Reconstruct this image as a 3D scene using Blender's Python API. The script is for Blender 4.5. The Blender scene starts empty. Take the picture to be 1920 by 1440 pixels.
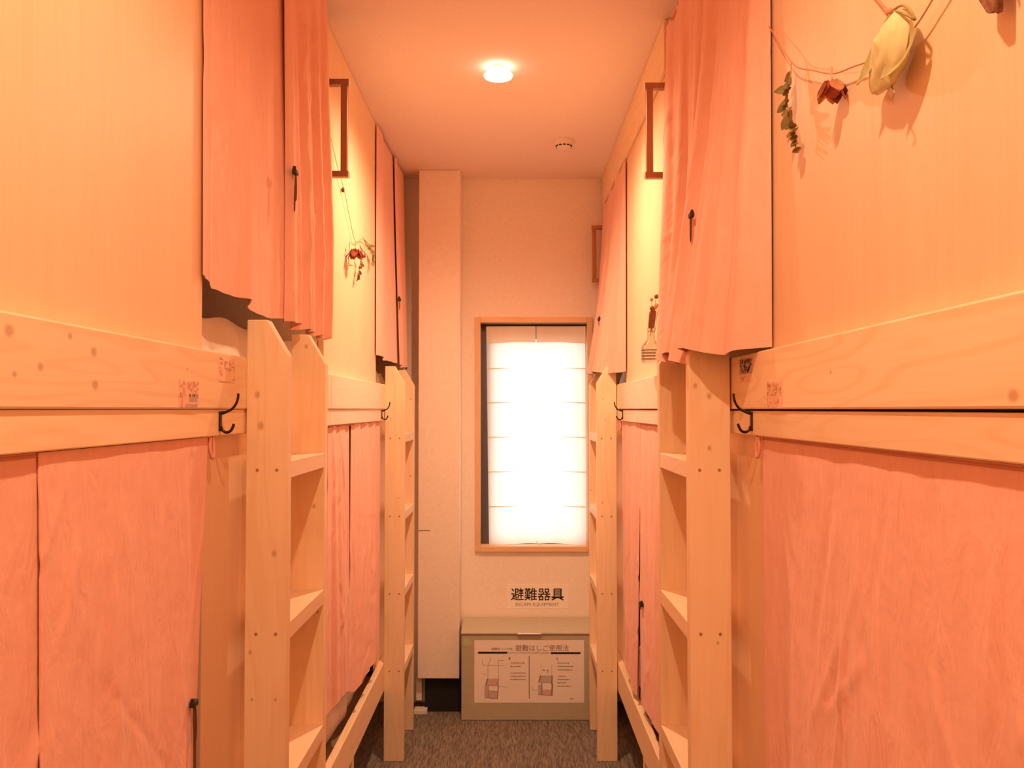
import bpy, bmesh, math, random
from mathutils import Vector, Matrix

# ------------------------------------------------------------------ scene, camera, world, light
scene = bpy.context.scene
COL = scene.collection
PI = math.pi
CAM_Z = 1.569                      # camera height; also the underside of the bed boards
FOC = 1640.0                       # focal length in pixels of the 1920-wide frame
PITCH = math.atan(47 / FOC)

cam_data = bpy.data.cameras.new('camera')
cam_data.sensor_width = 36.0
cam_data.lens = FOC / 1920 * 36.0
cam_data.clip_start = 0.02
cam = bpy.data.objects.new('camera', cam_data)
cam.location = (0, 0, CAM_Z)
cam.rotation_euler = (PI / 2 + PITCH, 0, 0)
COL.objects.link(cam)
scene.camera = cam

world = bpy.data.worlds.new('overcast_sky')
scene.world = world
world.use_nodes = True
bg = world.node_tree.nodes['Background']
bg.inputs['Color'].default_value = (1.0, 0.97, 0.92, 1)
bg.inputs['Strength'].default_value = 2.4

scene.view_settings.view_transform = 'Standard'
scene.view_settings.look = 'None'
scene.view_settings.gamma = 1.0
scene.view_settings.use_curve_mapping = False
scene.view_settings.exposure = 0.46
scene.cycles.max_bounces = 12
scene.cycles.diffuse_bounces = 8
scene.cycles.sample_clamp_indirect = 6.0

LAMP_COLOR = (1.0, 0.58, 0.33)
LAMP_WATTS = [76.0, 44.0, 48.0]
LAMP_BLEND = [0.78, 0.55, 0.55]
LAMP_SPOTS = [(-0.05, 3.17), (-0.05, 0.78), (-0.05, -1.60)]  # last spot is an added fill lamp, unseen behind the camera

# ------------------------------------------------------------------ helpers
def at(px, py, X=None, Y=None, Z=None):
    """point of the place seen at a spot of the photograph, on a known plane"""
    c, s = math.cos(PITCH), math.sin(PITCH)
    u, v = px - 960, 720 - py
    d = Vector((u, FOC * c - v * s, FOC * s + v * c))
    if X is not None: t = X / d.x
    elif Y is not None: t = Y / d.y
    else: t = (Z - CAM_Z) / d.z
    return Vector((d.x * t, d.y * t, CAM_Z + d.z * t))

def empty(name, loc, label, cat, group=None, kind=None):
    o = bpy.data.objects.new(name, None)
    COL.objects.link(o)
    o.location = loc
    o.empty_display_size = 0.05
    tag(o, label, cat, group, kind)
    return o

def tag(o, label=None, cat=None, group=None, kind=None):
    if label: o['label'] = label
    if cat: o['category'] = cat
    if group: o['group'] = group
    if kind: o['kind'] = kind
    return o

def wloc(o):
    v = Vector((0, 0, 0))
    while o is not None:
        v += Vector(o.location)
        o = o.parent
    return v

def obj(name, bm, mat, parent=None, smooth=False, origin=None):
    """link a bmesh given in world coordinates as one object"""
    bmesh.ops.recalc_face_normals(bm, faces=bm.faces)
    if parent is not None and origin is None:
        org = wloc(parent)
    elif origin is not None:
        org = Vector(origin)
    else:
        xs = [v.co.x for v in bm.verts]; ys = [v.co.y for v in bm.verts]; zs = [v.co.z for v in bm.verts]
        org = Vector(((min(xs) + max(xs)) / 2, (min(ys) + max(ys)) / 2, min(zs)))
    for v in bm.verts: v.co -= org
    me = bpy.data.meshes.new(name)
    bm.to_mesh(me); bm.free()
    if mat is not None: me.materials.append(mat)
    if smooth:
        for p in me.polygons: p.use_smooth = True
        me.set_sharp_from_angle(angle=math.radians(55))
    o = bpy.data.objects.new(name, me)
    COL.objects.link(o)
    if parent is not None:
        o.parent = parent
        o.location = org - wloc(parent)
    else:
        o.location = org
    return o

def struct(name, bm, mat, parent=None, label=None, smooth=False):
    o = obj(name, bm, mat, parent, smooth)
    if parent is None: o['kind'] = 'structure'
    if label: o['label'] = label
    return o

def new(): return bmesh.new()

def add_box(bm, x0, x1, y0, y1, z0, z1, bev=0.0):
    x0, x1 = min(x0, x1), max(x0, x1); y0, y1 = min(y0, y1), max(y0, y1); z0, z1 = min(z0, z1), max(z0, z1)
    vs = [bm.verts.new(c) for c in ((x0,y0,z0),(x1,y0,z0),(x1,y1,z0),(x0,y1,z0),(x0,y0,z1),(x1,y0,z1),(x1,y1,z1),(x0,y1,z1))]
    fs = [bm.faces.new([vs[i] for i in f]) for f in ((0,3,2,1),(4,5,6,7),(0,1,5,4),(1,2,6,5),(2,3,7,6),(3,0,4,7))]
    if bev > 0:
        es = list({e for f in fs for e in f.edges})
        bmesh.ops.bevel(bm, geom=es, offset=bev, segments=2, profile=0.5, affect='EDGES')
    return bm

def box(*a, **k): return add_box(new(), *a, **k)

def add_prism(bm, pts, axis, a0, a1, bev=0.0):
    """polygon pts (2-D) extruded along axis between a0 and a1"""
    def mk(p, a):
        if axis == 'y': return (p[0], a, p[1])
        if axis == 'x': return (a, p[0], p[1])
        return (p[0], p[1], a)
    A = [bm.verts.new(mk(p, a0)) for p in pts]; B = [bm.verts.new(mk(p, a1)) for p in pts]
    fs = [bm.faces.new(A), bm.faces.new(B[::-1])]
    n = len(pts)
    for i in range(n):
        fs.append(bm.faces.new((A[i], B[i], B[(i+1) % n], A[(i+1) % n])))
    if bev > 0:
        es = list({e for f in fs for e in f.edges})
        bmesh.ops.bevel(bm, geom=es, offset=bev, segments=2, profile=0.5, affect='EDGES')
    return bm

def smooth_path(pts, n=6):
    P = [Vector(p) for p in pts]
    if len(P) < 3: return P
    out = []
    for i in range(len(P) - 1):
        p0 = P[max(i-1, 0)]; p1 = P[i]; p2 = P[i+1]; p3 = P[min(i+2, len(P)-1)]
        for k in range(n):
            t = k / n
            out.append(0.5 * ((2*p1) + (p2-p0)*t + (2*p0-5*p1+4*p2-p3)*t*t + (3*p1-p0-3*p2+p3)*t**3))
    out.append(P[-1])
    return out

def add_tube(bm, pts, r, seg=8):
    P = [Vector(p) for p in pts]
    rs = r if isinstance(r, (list, tuple)) else [r] * len(P)
    rings = []
    up = Vector((0, 0, 1))
    for i, p in enumerate(P):
        t = (P[min(i+1, len(P)-1)] - P[max(i-1, 0)]).normalized()
        a = t.cross(up)
        if a.length < 1e-3: a = t.cross(Vector((0, 1, 0)))
        a.normalize(); b = t.cross(a).normalized(); up = -b if b.z < 0 else b
        rings.append([bm.verts.new(p + rs[i] * (math.cos(2*PI*k/seg) * a + math.sin(2*PI*k/seg) * b)) for k in range(seg)])
    for A, B in zip(rings, rings[1:]):
        # keep the rings aligned
        best = min(range(seg), key=lambda s: sum((A[k].co - B[(k+s) % seg].co).length for k in range(seg)))
        B[:] = B[best:] + B[:best]
        for k in range(seg):
            try: bm.faces.new((A[k], A[(k+1) % seg], B[(k+1) % seg], B[k]))
            except ValueError: pass
    bm.faces.new(rings[0][::-1]); bm.faces.new(rings[-1])
    return bm

def add_lathe(bm, prof, c, seg=32, closed_ends=True):
    """prof: list of (radius, z) around the vertical through c"""
    c = Vector(c); rings = []
    for r, z in prof:
        if r < 1e-6: rings.append([bm.verts.new(c + Vector((0, 0, z)))])
        else: rings.append([bm.verts.new(c + Vector((r*math.cos(2*PI*k/seg), r*math.sin(2*PI*k/seg), z))) for k in range(seg)])
    for A, B in zip(rings, rings[1:]):
        for k in range(seg):
            k2 = (k+1) % seg
            if len(A) == 1 and len(B) == 1: continue
            if len(A) == 1: bm.faces.new((A[0], B[k], B[k2]))
            elif len(B) == 1: bm.faces.new((A[k], A[k2], B[0]))
            else: bm.faces.new((A[k], A[k2], B[k2], B[k]))
    if closed_ends:
        if len(rings[0]) > 1: bm.faces.new(rings[0][::-1])
        if len(rings[-1]) > 1: bm.faces.new(rings[-1])
    return bm

def add_ball(bm, c, r, sx=1, sy=1, sz=1, sub=2, jitter=0.0, rng=None):
    res = bmesh.ops.create_icosphere(bm, subdivisions=sub, radius=r)
    for v in res['verts']:
        k = 1 + (rng.uniform(-jitter, jitter) if rng else 0)
        v.co = Vector((v.co.x*sx*k, v.co.y*sy*k, v.co.z*sz*k)) + Vector(c)
    return bm

def interp(tab, t):
    if t <= tab[0][0]: return tab[0][1:]
    for a, b in zip(tab, tab[1:]):
        if t <= b[0]:
            k = (t - a[0]) / (b[0] - a[0])
            return tuple(p + (q - p) * k for p, q in zip(a[1:], b[1:]))
    return tab[-1][1:]

# ------------------------------------------------------------------ materials
def M(name):
    m = bpy.data.materials.new(name); m.use_nodes = True
    nt = m.node_tree
    return m, nt, nt.nodes['Principled BSDF'], nt.nodes.new, nt.links.new

def flat(name, col, rough=0.6, metal=0.0, noise=0.0, nscale=20, bump=0.0):
    m, nt, b, N, L = M(name)
    b.inputs['Base Color'].default_value = (*col, 1)
    b.inputs['Roughness'].default_value = rough
    b.inputs['Metallic'].default_value = metal
    if noise or bump:
        tc = N('ShaderNodeTexCoord'); n = N('ShaderNodeTexNoise')
        n.inputs['Scale'].default_value = nscale; n.inputs['Detail'].default_value = 5
        L(tc.outputs['Object'], n.inputs['Vector'])
        if noise:
            r = N('ShaderNodeValToRGB')
            r.color_ramp.elements[0].position = 0.3; r.color_ramp.elements[1].position = 0.7
            r.color_ramp.elements[0].color = (*[c*(1-noise) for c in col], 1)
            r.color_ramp.elements[1].color = (*[min(1, c*(1+noise)) for c in col], 1)
            L(n.outputs['Fac'], r.inputs['Fac']); L(r.outputs['Color'], b.inputs['Base Color'])
        if bump:
            bp = N('ShaderNodeBump'); bp.inputs['Strength'].default_value = bump; bp.inputs['Distance'].default_value = 0.002
            L(n.outputs['Fac'], bp.inputs['Height']); L(bp.outputs['Normal'], b.inputs['Normal'])
    return m

def wood(name, light, dark, axis, ring=0.5, knots=(), flat_axis='x', rough=0.5, grain=0.35, knotcol=(0.36, 0.15, 0.05)):
    """softwood: fibres run along `axis`, cathedral rings across it, knots at given object coordinates (point, radius)"""
    m, nt, b, N, L = M(name)
    tc = N('ShaderNodeTexCoord'); oi = N('ShaderNodeObjectInfo')
    off = N('ShaderNodeVectorMath'); off.operation = 'SCALE'
    off.inputs[0].default_value = (7.3, 5.1, 3.7)
    L(oi.outputs['Random'], off.inputs['Scale'])
    addv = N('ShaderNodeVectorMath'); addv.operation = 'ADD'
    L(tc.outputs['Object'], addv.inputs[0]); L(off.outputs[0], addv.inputs[1])
    i = 'xyz'.index(axis)
    mp = N('ShaderNodeMapping'); sc = [1.0, 1.0, 1.0]; sc[i] = 0.035
    mp.inputs['Scale'].default_value = sc
    L(addv.outputs[0], mp.inputs['Vector'])
    fine = N('ShaderNodeTexNoise'); fine.inputs['Scale'].default_value = 150; fine.inputs['Detail'].default_value = 5
    L(mp.outputs[0], fine.inputs['Vector'])
    mp2 = N('ShaderNodeMapping'); sc2 = [1.0, 1.0, 1.0]; sc2[i] = 0.12
    mp2.inputs['Scale'].default_value = sc2
    L(addv.outputs[0], mp2.inputs['Vector'])
    broad = N('ShaderNodeTexNoise'); broad.inputs['Scale'].default_value = 9; broad.inputs['Detail'].default_value = 2
    L(mp2.outputs[0], broad.inputs['Vector'])
    # growth rings: contour lines of the broad noise
    mul = N('ShaderNodeMath'); mul.operation = 'MULTIPLY'; mul.inputs[1].default_value = 60
    L(broad.outputs['Fac'], mul.inputs[0])
    sn = N('ShaderNodeMath'); sn.operation = 'SINE'; L(mul.outputs[0], sn.inputs[0])
    pw = N('ShaderNodeMapRange'); pw.inputs['From Min'].default_value = 0.2; pw.inputs['From Max'].default_value = 1.0
    pw.inputs['To Min'].default_value = 0; pw.inputs['To Max'].default_value = ring
    L(sn.outputs[0], pw.inputs['Value'])
    fr = N('ShaderNodeMapRange'); fr.inputs['From Min'].default_value = 0.35; fr.inputs['From Max'].default_value = 0.75
    fr.inputs['To Min'].default_value = 0; fr.inputs['To Max'].default_value = grain
    L(fine.outputs['Fac'], fr.inputs['Value'])
    ad = N('ShaderNodeMath'); ad.operation = 'ADD'; L(pw.outputs[0], ad.inputs[0]); L(fr.outputs[0], ad.inputs[1])
    br = N('ShaderNodeMapRange'); br.inputs['From Min'].default_value = 0.3; br.inputs['From Max'].default_value = 0.7
    br.inputs['To Min'].default_value = 0; br.inputs['To Max'].default_value = 0.22
    L(broad.outputs['Fac'], br.inputs['Value'])
    ad2 = N('ShaderNodeMath'); ad2.operation = 'ADD'; ad2.use_clamp = True
    L(ad.outputs[0], ad2.inputs[0]); L(br.outputs[0], ad2.inputs[1])
    mix = N('ShaderNodeMix'); mix.data_type = 'RGBA'
    mix.inputs['A'].default_value = (*light, 1); mix.inputs['B'].default_value = (*dark, 1)
    L(ad2.outputs[0], mix.inputs['Factor'])
    col = mix.outputs['Result']
    if knots:
        acc = None
        for p, r in knots:
            s = N('ShaderNodeVectorMath'); s.operation = 'SUBTRACT'; s.inputs[1].default_value = p
            L(tc.outputs['Object'], s.inputs[0])
            q = N('ShaderNodeVectorMath'); q.operation = 'MULTIPLY'
            k = [1/r, 1/r, 1/r]; k['xyz'.index(flat_axis)] = 0.0; k[i] *= 0.75
            q.inputs[1].default_value = k; L(s.outputs[0], q.inputs[0])
            ln = N('ShaderNodeVectorMath'); ln.operation = 'LENGTH'; L(q.outputs[0], ln.inputs[0])
            mr = N('ShaderNodeMapRange'); mr.interpolation_type = 'SMOOTHSTEP'
            mr.inputs['From Min'].default_value = 0.3; mr.inputs['From Max'].default_value = 1.1
            mr.inputs['To Min'].default_value = 0.5; mr.inputs['To Max'].default_value = 0
            L(ln.outputs['Value'], mr.inputs['Value'])
            if acc is None: acc = mr.outputs[0]
            else:
                mx = N('ShaderNodeMath'); mx.operation = 'MAXIMUM'; L(acc, mx.inputs[0]); L(mr.outputs[0], mx.inputs[1]); acc = mx.outputs[0]
        km = N('ShaderNodeMix'); km.data_type = 'RGBA'; km.inputs['B'].default_value = (*knotcol, 1)
        L(acc, km.inputs['Factor']); L(col, km.inputs['A']); col = km.outputs['Result']
    hv = N('ShaderNodeHueSaturation')
    vr = N('ShaderNodeMapRange'); vr.inputs['To Min'].default_value = 0.93; vr.inputs['To Max'].default_value = 1.05
    L(oi.outputs['Random'], vr.inputs['Value']); L(vr.outputs[0], hv.inputs['Value'])
    L(col, hv.inputs['Color']); L(hv.outputs[0], b.inputs['Base Color'])
    b.inputs['Roughness'].default_value = rough
    b.inputs['Specular IOR Level'].default_value = 0.3
    bp = N('ShaderNodeBump'); bp.inputs['Strength'].default_value = 0.12; bp.inputs['Distance'].default_value = 0.001
    L(fine.outputs['Fac'], bp.inputs['Height']); L(bp.outputs['Normal'], b.inputs['Normal'])
    return m

def cloth(name, col, crease=0.5, weave=900, transl=0.0, mottled=0.055):
    m, nt, b, N, L = M(name)
    tc = N('ShaderNodeTexCoord')
    mp = N('ShaderNodeMapping'); mp.inputs['Scale'].default_value = (1, 1, 0.28)
    L(tc.outputs['Object'], mp.inputs['Vector'])
    n1 = N('ShaderNodeTexNoise'); n1.inputs['Scale'].default_value = 24; n1.inputs['Detail'].default_value = 4; n1.inputs['Roughness'].default_value = 0.55
    n1.inputs['Distortion'].default_value = 1.2
    L(mp.outputs[0], n1.inputs['Vector'])
    n2 = N('ShaderNodeTexNoise'); n2.inputs['Scale'].default_value = 11; n2.inputs['Detail'].default_value = 4
    L(tc.outputs['Object'], n2.inputs['Vector'])
    n3 = N('ShaderNodeTexNoise'); n3.inputs['Scale'].default_value = weave; n3.inputs['Detail'].default_value = 2
    L(tc.outputs['Object'], n3.inputs['Vector'])
    r = N('ShaderNodeValToRGB')
    r.color_ramp.elements[0].position = 0.3; r.color_ramp.elements[1].position = 0.72
    r.color_ramp.elements[0].color = (*[c*(1-mottled) for c in col], 1)
    r.color_ramp.elements[1].color = (*[min(1, c + (1-c)*mottled*1.2) for c in col], 1)
    L(n1.outputs['Fac'], r.inputs['Fac']); L(r.outputs['Color'], b.inputs['Base Color'])
    b.inputs['Roughness'].default_value = 0.9
    b.inputs['Specular IOR Level'].default_value = 0.1
    b.inputs['Sheen Weight'].default_value = 0.15
    a = N('ShaderNodeMath'); a.operation = 'ADD'; L(n1.outputs['Fac'], a.inputs[0]); L(n2.outputs['Fac'], a.inputs[1])
    b1 = N('ShaderNodeBump'); b1.inputs['Strength'].default_value = crease; b1.inputs['Distance'].default_value = 0.012
    L(a.outputs[0], b1.inputs['Height'])
    b2 = N('ShaderNodeBump'); b2.inputs['Strength'].default_value = 0.12; b2.inputs['Distance'].default_value = 0.001
    L(n3.outputs['Fac'], b2.inputs['Height']); L(b1.outputs['Normal'], b2.inputs['Normal']); L(b2.outputs['Normal'], b.inputs['Normal'])
    if transl > 0:
        t = N('ShaderNodeBsdfTranslucent'); t.inputs['Color'].default_value = (*[min(1, c*1.05) for c in col], 1)
        ms = N('ShaderNodeMixShader'); ms.inputs['Fac'].default_value = transl
        out = nt.nodes['Material Output']
        L(b.outputs[0], ms.inputs[1]); L(t.outputs[0], ms.inputs[2]); L(ms.outputs[0], out.inputs['Surface'])
    return m

def clear_glass(name, tint=(1, 1, 1), gloss=0.06):
    m, nt, b, N, L = M(name)
    nt.nodes.remove(b)
    tr = N('ShaderNodeBsdfTransparent'); tr.inputs['Color'].default_value = (*tint, 1)
    gl = N('ShaderNodeBsdfGlossy'); gl.inputs['Roughness'].default_value = 0.03
    fr = N('ShaderNodeLayerWeight'); fr.inputs['Blend'].default_value = 0.25
    mr = N('ShaderNodeMapRange'); mr.inputs['To Min'].default_value = gloss; mr.inputs['To Max'].default_value = 0.55
    L(fr.outputs['Fresnel'], mr.inputs['Value'])
    ms = N('ShaderNodeMixShader')
    L(mr.outputs[0], ms.inputs['Fac']); L(tr.outputs[0], ms.inputs[1]); L(gl.outputs[0], ms.inputs[2])
    L(ms.outputs[0], nt.nodes['Material Output'].inputs['Surface'])
    return m

def emit(name, col, strength):
    m, nt, b, N, L = M(name)
    b.inputs['Base Color'].default_value = (0.9, 0.9, 0.9, 1)
    b.inputs['Emission Color'].default_value = (*col, 1); b.inputs['Emission Strength'].default_value = strength
    return m

PLY_L, PLY_D = (0.87, 0.66, 0.46), (0.77, 0.53, 0.34)
PIN_L, PIN_D = (0.92, 0.76, 0.54), (0.83, 0.60, 0.37)
m_ply = wood('plywood_vertical_grain', PLY_L, PLY_D, 'z', ring=0.10, grain=0.22)
m_pine_v = wood('pine_vertical_grain', PIN_L, PIN_D, 'z', ring=0.3, grain=0.35)
m_pine_h = wood('pine_horizontal_grain', PIN_L, PIN_D, 'y', ring=0.35, grain=0.3)
m_pale_h = wood('pale_pine_horizontal_grain', (0.92, 0.78, 0.62), (0.82, 0.63, 0.45), 'y', ring=0.25, grain=0.3)
m_rung = wood('pine_rung', (0.91, 0.75, 0.55), PIN_D, 'y', ring=0.3, grain=0.3)
m_handle = wood('reddish_handle_wood', (0.50, 0.24, 0.12), (0.36, 0.15, 0.07), 'z', ring=0.2, grain=0.4, rough=0.4)
m_brass = flat('satin_metal', (0.75, 0.66, 0.52), 0.35, 0.7)
m_paint = flat('painted_wallpaper', (0.92, 0.86, 0.79), 0.85, noise=0.03, nscale=60, bump=0.25)
m_ceil = flat('ceiling_paper', (0.88, 0.77, 0.69), 0.9, noise=0.03, nscale=90, bump=0.2)
m_plain = flat('partition_board', (0.26, 0.18, 0.12), 0.8)  # colour darkened to stand in for the shade inside the bunks
m_black = flat('black_rubber_base', (0.012, 0.011, 0.011), 0.85, noise=0.4, nscale=120, bump=0.5)
m_white = flat('white_trim', (0.85, 0.80, 0.72), 0.6)
m_pink = cloth('coral_linen', (0.90, 0.545, 0.44), crease=0.3)
m_pink_low = cloth('coral_linen_creased', (0.90, 0.53, 0.44), crease=0.4)
m_futon = cloth('white_cotton', (0.94, 0.91, 0.85), crease=0.6, mottled=0.04)
m_noren = cloth('white_translucent_cotton', (0.90, 0.86, 0.78), crease=0.25, transl=0.6, mottled=0.03)
m_noren_thick = cloth('white_doubled_cotton', (0.90, 0.82, 0.70), crease=0.2, transl=0.22, mottled=0.03)
m_wire = flat('dark_bronze', (0.05, 0.035, 0.02), 0.35, 0.8)
m_toggle = flat('black_plastic', (0.02, 0.016, 0.012), 0.5)
m_cord = flat('brown_cord', (0.12, 0.06, 0.03), 0.8)
m_twine = flat('red_twine', (0.62, 0.28, 0.18), 0.9)
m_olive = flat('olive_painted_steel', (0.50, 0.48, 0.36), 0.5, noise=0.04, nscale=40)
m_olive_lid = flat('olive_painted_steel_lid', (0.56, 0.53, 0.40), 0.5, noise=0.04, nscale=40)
m_chrome = flat('bright_metal', (0.85, 0.84, 0.8), 0.25, 0.6)
m_paper = flat('white_paper', (0.95, 0.92, 0.88), 0.7)
m_ink = flat('black_ink', (0.02, 0.015, 0.015), 0.7)
m_ink_grey = flat('grey_ink', (0.30, 0.24, 0.21), 0.7)
m_ink_red = flat('pale_red_ink', (0.72, 0.52, 0.48), 0.7)
m_ink_fill = flat('grey_tint_ink', (0.62, 0.54, 0.50), 0.7)
m_green = flat('green_sticker', (0.50, 0.62, 0.34), 0.5)
m_frame_dark = flat('dark_window_sash', (0.11, 0.10, 0.11), 0.45, 0.3)
m_glass = clear_glass('window_glass')
m_bottle = clear_glass('bottle_glass', (0.97, 0.97, 0.95), 0.08)
m_stripe = flat('dark_stripe', (0.10, 0.04, 0.02), 0.5)
m_plastic = flat('white_plastic', (0.84, 0.78, 0.72), 0.4)
m_slot = flat('dark_slot', (0.03, 0.02, 0.02), 0.7)
m_lamp = emit('lamp_glow', (1.0, 0.84, 0.62), 2.3)
m_rose = flat('dried_rose', (0.42, 0.11, 0.06), 0.8, noise=0.4, nscale=80)
m_rosepale = flat('dried_rose_pale', (0.72, 0.40, 0.22), 0.8, noise=0.2, nscale=80)
m_leaf = flat('dried_leaf', (0.36, 0.30, 0.13), 0.8, noise=0.25, nscale=60)
m_leafpale = flat('dried_leaf_pale', (0.68, 0.66, 0.36), 0.85, noise=0.12, nscale=35, bump=0.4)
m_brownflower = flat('dried_brown_flower', (0.26, 0.12, 0.06), 0.9, noise=0.5, nscale=150, bump=0.6)
m_pin = flat('green_pin', (0.12, 0.30, 0.10), 0.4)
m_tape = flat('worn_label_paper', (0.88, 0.62, 0.46), 0.7, noise=0.06, nscale=120)
m_tape_pink = flat('worn_pink_label_paper', (0.88, 0.56, 0.44), 0.7, noise=0.08, nscale=120)
m_tape_ink = flat('faded_label_ink', (0.60, 0.37, 0.23), 0.8, noise=0.3, nscale=200)
m_tape_grey = flat('faded_label_grey', (0.52, 0.42, 0.34), 0.8, noise=0.2, nscale=200)
m_screw = flat('screw_head', (0.40, 0.24, 0.13), 0.5, 0.3)

def carpet():
    m, nt, b, N, L = M('brown_ribbed_carpet')
    tc = N('ShaderNodeTexCoord')
    mp = N('ShaderNodeMapping'); mp.inputs['Scale'].default_value = (1, 0.10, 1)
    L(tc.outputs['Object'], mp.inputs['Vector'])
    n = N('ShaderNodeTexNoise'); n.inputs['Scale'].default_value = 190; n.inputs['Detail'].default_value = 4
    L(mp.outputs[0], n.inputs['Vector'])
    w = N('ShaderNodeTexNoise'); w.inputs['Scale'].default_value = 260; w.inputs['Detail'].default_value = 3
    L(tc.outputs['Object'], w.inputs['Vector'])
    a = N('ShaderNodeMath'); a.operation = 'ADD'; L(n.outputs['Fac'], a.inputs[0]); L(w.outputs['Fac'], a.inputs[1])
    r = N('ShaderNodeValToRGB')
    r.color_ramp.elements[0].position = 0.40; r.color_ramp.elements[0].color = (0.11, 0.095, 0.08, 1)
    r.color_ramp.elements[1].position = 0.62; r.color_ramp.elements[1].color = (0.38, 0.33, 0.27, 1)
    h = N('ShaderNodeMath'); h.operation = 'MULTIPLY'; h.inputs[1].default_value = 0.5
    L(a.outputs[0], h.inputs[0]); L(h.outputs[0], r.inputs['Fac']); L(r.outputs['Color'], b.inputs['Base Color'])
    b.inputs['Roughness'].default_value = 0.95; b.inputs['Specular IOR Level'].default_value = 0.1
    bp = N('ShaderNodeBump'); bp.inputs['Strength'].default_value = 0.7; bp.inputs['Distance'].default_value = 0.004
    L(a.outputs[0], bp.inputs['Height']); L(bp.outputs['Normal'], b.inputs['Normal'])
    return m
m_carpet = carpet()

# ------------------------------------------------------------------ measures of the room
CEIL = CAM_Z + 1.254
WALL_Y = 4.74
BACK_Y = -2.4
FACE = {-1: -0.572, 1: 0.474}             # bed-board faces on either side of the aisle
def rx(s, r): return FACE[s] + s * r      # r = recess behind the board face (negative = into the aisle)
OUT = {-1: -1.66, 1: 1.56}
BUNK_START, BUNK_MID, BUNK_END = 0.66, 2.775, 4.70
C = CAM_Z

# ------------------------------------------------------------------ room shell
struct('floor', box(OUT[-1]-0.1, OUT[1]+0.1, BACK_Y-0.1, WALL_Y+0.2, -0.05, 0.0), m_carpet, label='dark brown ribbed carpet floor')
struct('wall_left', box(OUT[-1]-0.1, OUT[-1], BACK_Y, WALL_Y, 0, CEIL), m_plain)
struct('wall_right', box(OUT[1], OUT[1]+0.1, BACK_Y, WALL_Y, 0, CEIL), m_plain)
struct('wall_near', box(OUT[-1], OUT[1], BACK_Y-0.1, BACK_Y, 0, CEIL), m_paint)
struct('wall_near_left', box(-0.62, -0.60, BACK_Y, BUNK_START-0.004, 0, CEIL), m_ply)
struct('wall_near_right', box(0.502, 0.522, BACK_Y, BUNK_START-0.004, 0, CEIL), m_ply)
struct('ceiling', box(OUT[-1]-0.1, OUT[1]+0.1, BACK_Y-0.1, WALL_Y+0.2, CEIL, CEIL+0.06), m_ceil, label='plain painted ceiling')

# end wall with the window opening
WX0, WX1, WZ0, WZ1 = -0.200, 0.436, C-0.766, C+0.498
bm = new()
W0, W1 = WALL_Y, WALL_Y+0.14
add_box(bm, OUT[-1]-0.1, WX0+0.006, W0, W1, 0, CEIL)
add_box(bm, WX1-0.006, OUT[1]+0.1, W0, W1, 0, CEIL)
add_box(bm, WX0+0.006, WX1-0.006, W0, W1, 0, WZ0+0.006)
add_box(bm, WX0+0.006, WX1-0.006, W0, W1, WZ1-0.006, CEIL)
struct('wall_far', bm, m_paint, label='cream papered end wall of the aisle')

# boxed-in column at the left of the end wall
COLX0, COLX1 = -0.487, -0.272
bm = box(COLX0, COLX1, 4.55, WALL_Y-0.002, 0.180, CEIL-0.001, bev=0.004)
o = struct('pillar', bm, m_paint, label='pale boxed pillar beside the window wall')
obj('panel_joint', box(COLX0+0.002, COLX0+0.062, 4.5485, 4.552, C-0.630, C-0.6265), m_ink_grey, o)
struct('baseboard_far', box(-0.452, COLX1+0.004, 4.585, WALL_Y-0.002, 0.0, 0.178), m_black, label='black base under the pillar')
struct('trim_1', box(-0.500, -0.470, 4.60, 4.628, 0.052, 0.178, bev=0.002), m_white, label='white strip at the foot of the pillar')
struct('trim_2', box(-0.505, -0.438, 4.54, 4.60, 0.0005, 0.022, bev=0.002), m_white, label='white floor plate at the foot of the pillar')

# ------------------------------------------------------------------ window
win = bpy.data.objects.new('window_1', None); COL.objects.link(win); win.location = ((WX0+WX1)/2, WALL_Y, WZ0)
win['kind'] = 'structure'; win['label'] = 'tall narrow window with pale wooden frame'
FW = 0.029
m_frame = wood('window_frame_pine', (0.88, 0.62, 0.38), (0.74, 0.46, 0.25), 'z', ring=0.2, grain=0.3)
m_frame_h = wood('window_frame_pine_across', (0.88, 0.62, 0.38), (0.74, 0.46, 0.25), 'x', ring=0.2, grain=0.3)
obj('frame_side', box(WX0, WX0+FW, WALL_Y-0.02, WALL_Y+0.12, WZ0, WZ1, bev=0.002), m_frame, win)
obj('frame_side', box(WX1-FW, WX1, WALL_Y-0.02, WALL_Y+0.12, WZ0, WZ1, bev=0.002), m_frame, win)
obj('frame_head', box(WX0+FW, WX1-FW, WALL_Y-0.02, WALL_Y+0.12, WZ1-FW, WZ1, bev=0.002), m_frame_h, win)
obj('frame_sill', box(WX0+FW, WX1-FW, WALL_Y-0.024, WALL_Y+0.12, WZ0, WZ0+FW, bev=0.002), m_frame_h, win)
ix0, ix1, iz0, iz1 = WX0+FW, WX1-FW, WZ0+FW, WZ1-FW
obj('sash_stile', box(ix0+0.001, ix0+0.062, WALL_Y+0.068, WALL_Y+0.10, iz0+0.001, iz1-0.001, bev=0.003), m_frame_dark, win, )
obj('sash_stile', box(ix1-0.014, ix1-0.001, WALL_Y+0.068, WALL_Y+0.10, iz0+0.001, iz1-0.001), m_frame_dark, win)
obj('sash_rail', box(ix0+0.062, ix1-0.014, WALL_Y+0.068, WALL_Y+0.10, iz1-0.085, iz1-0.001), m_frame_dark, win)
obj('sash_rail', box(ix0+0.062, ix1-0.014, WALL_Y+0.068, WALL_Y+0.10, iz0+0.001, iz0+0.016), m_frame_dark, win)
obj('glass', box(ix0+0.062, ix1-0.014, WALL_Y+0.082, WALL_Y+0.087, iz0+0.016, iz1-0.085), m_glass, win)

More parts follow.
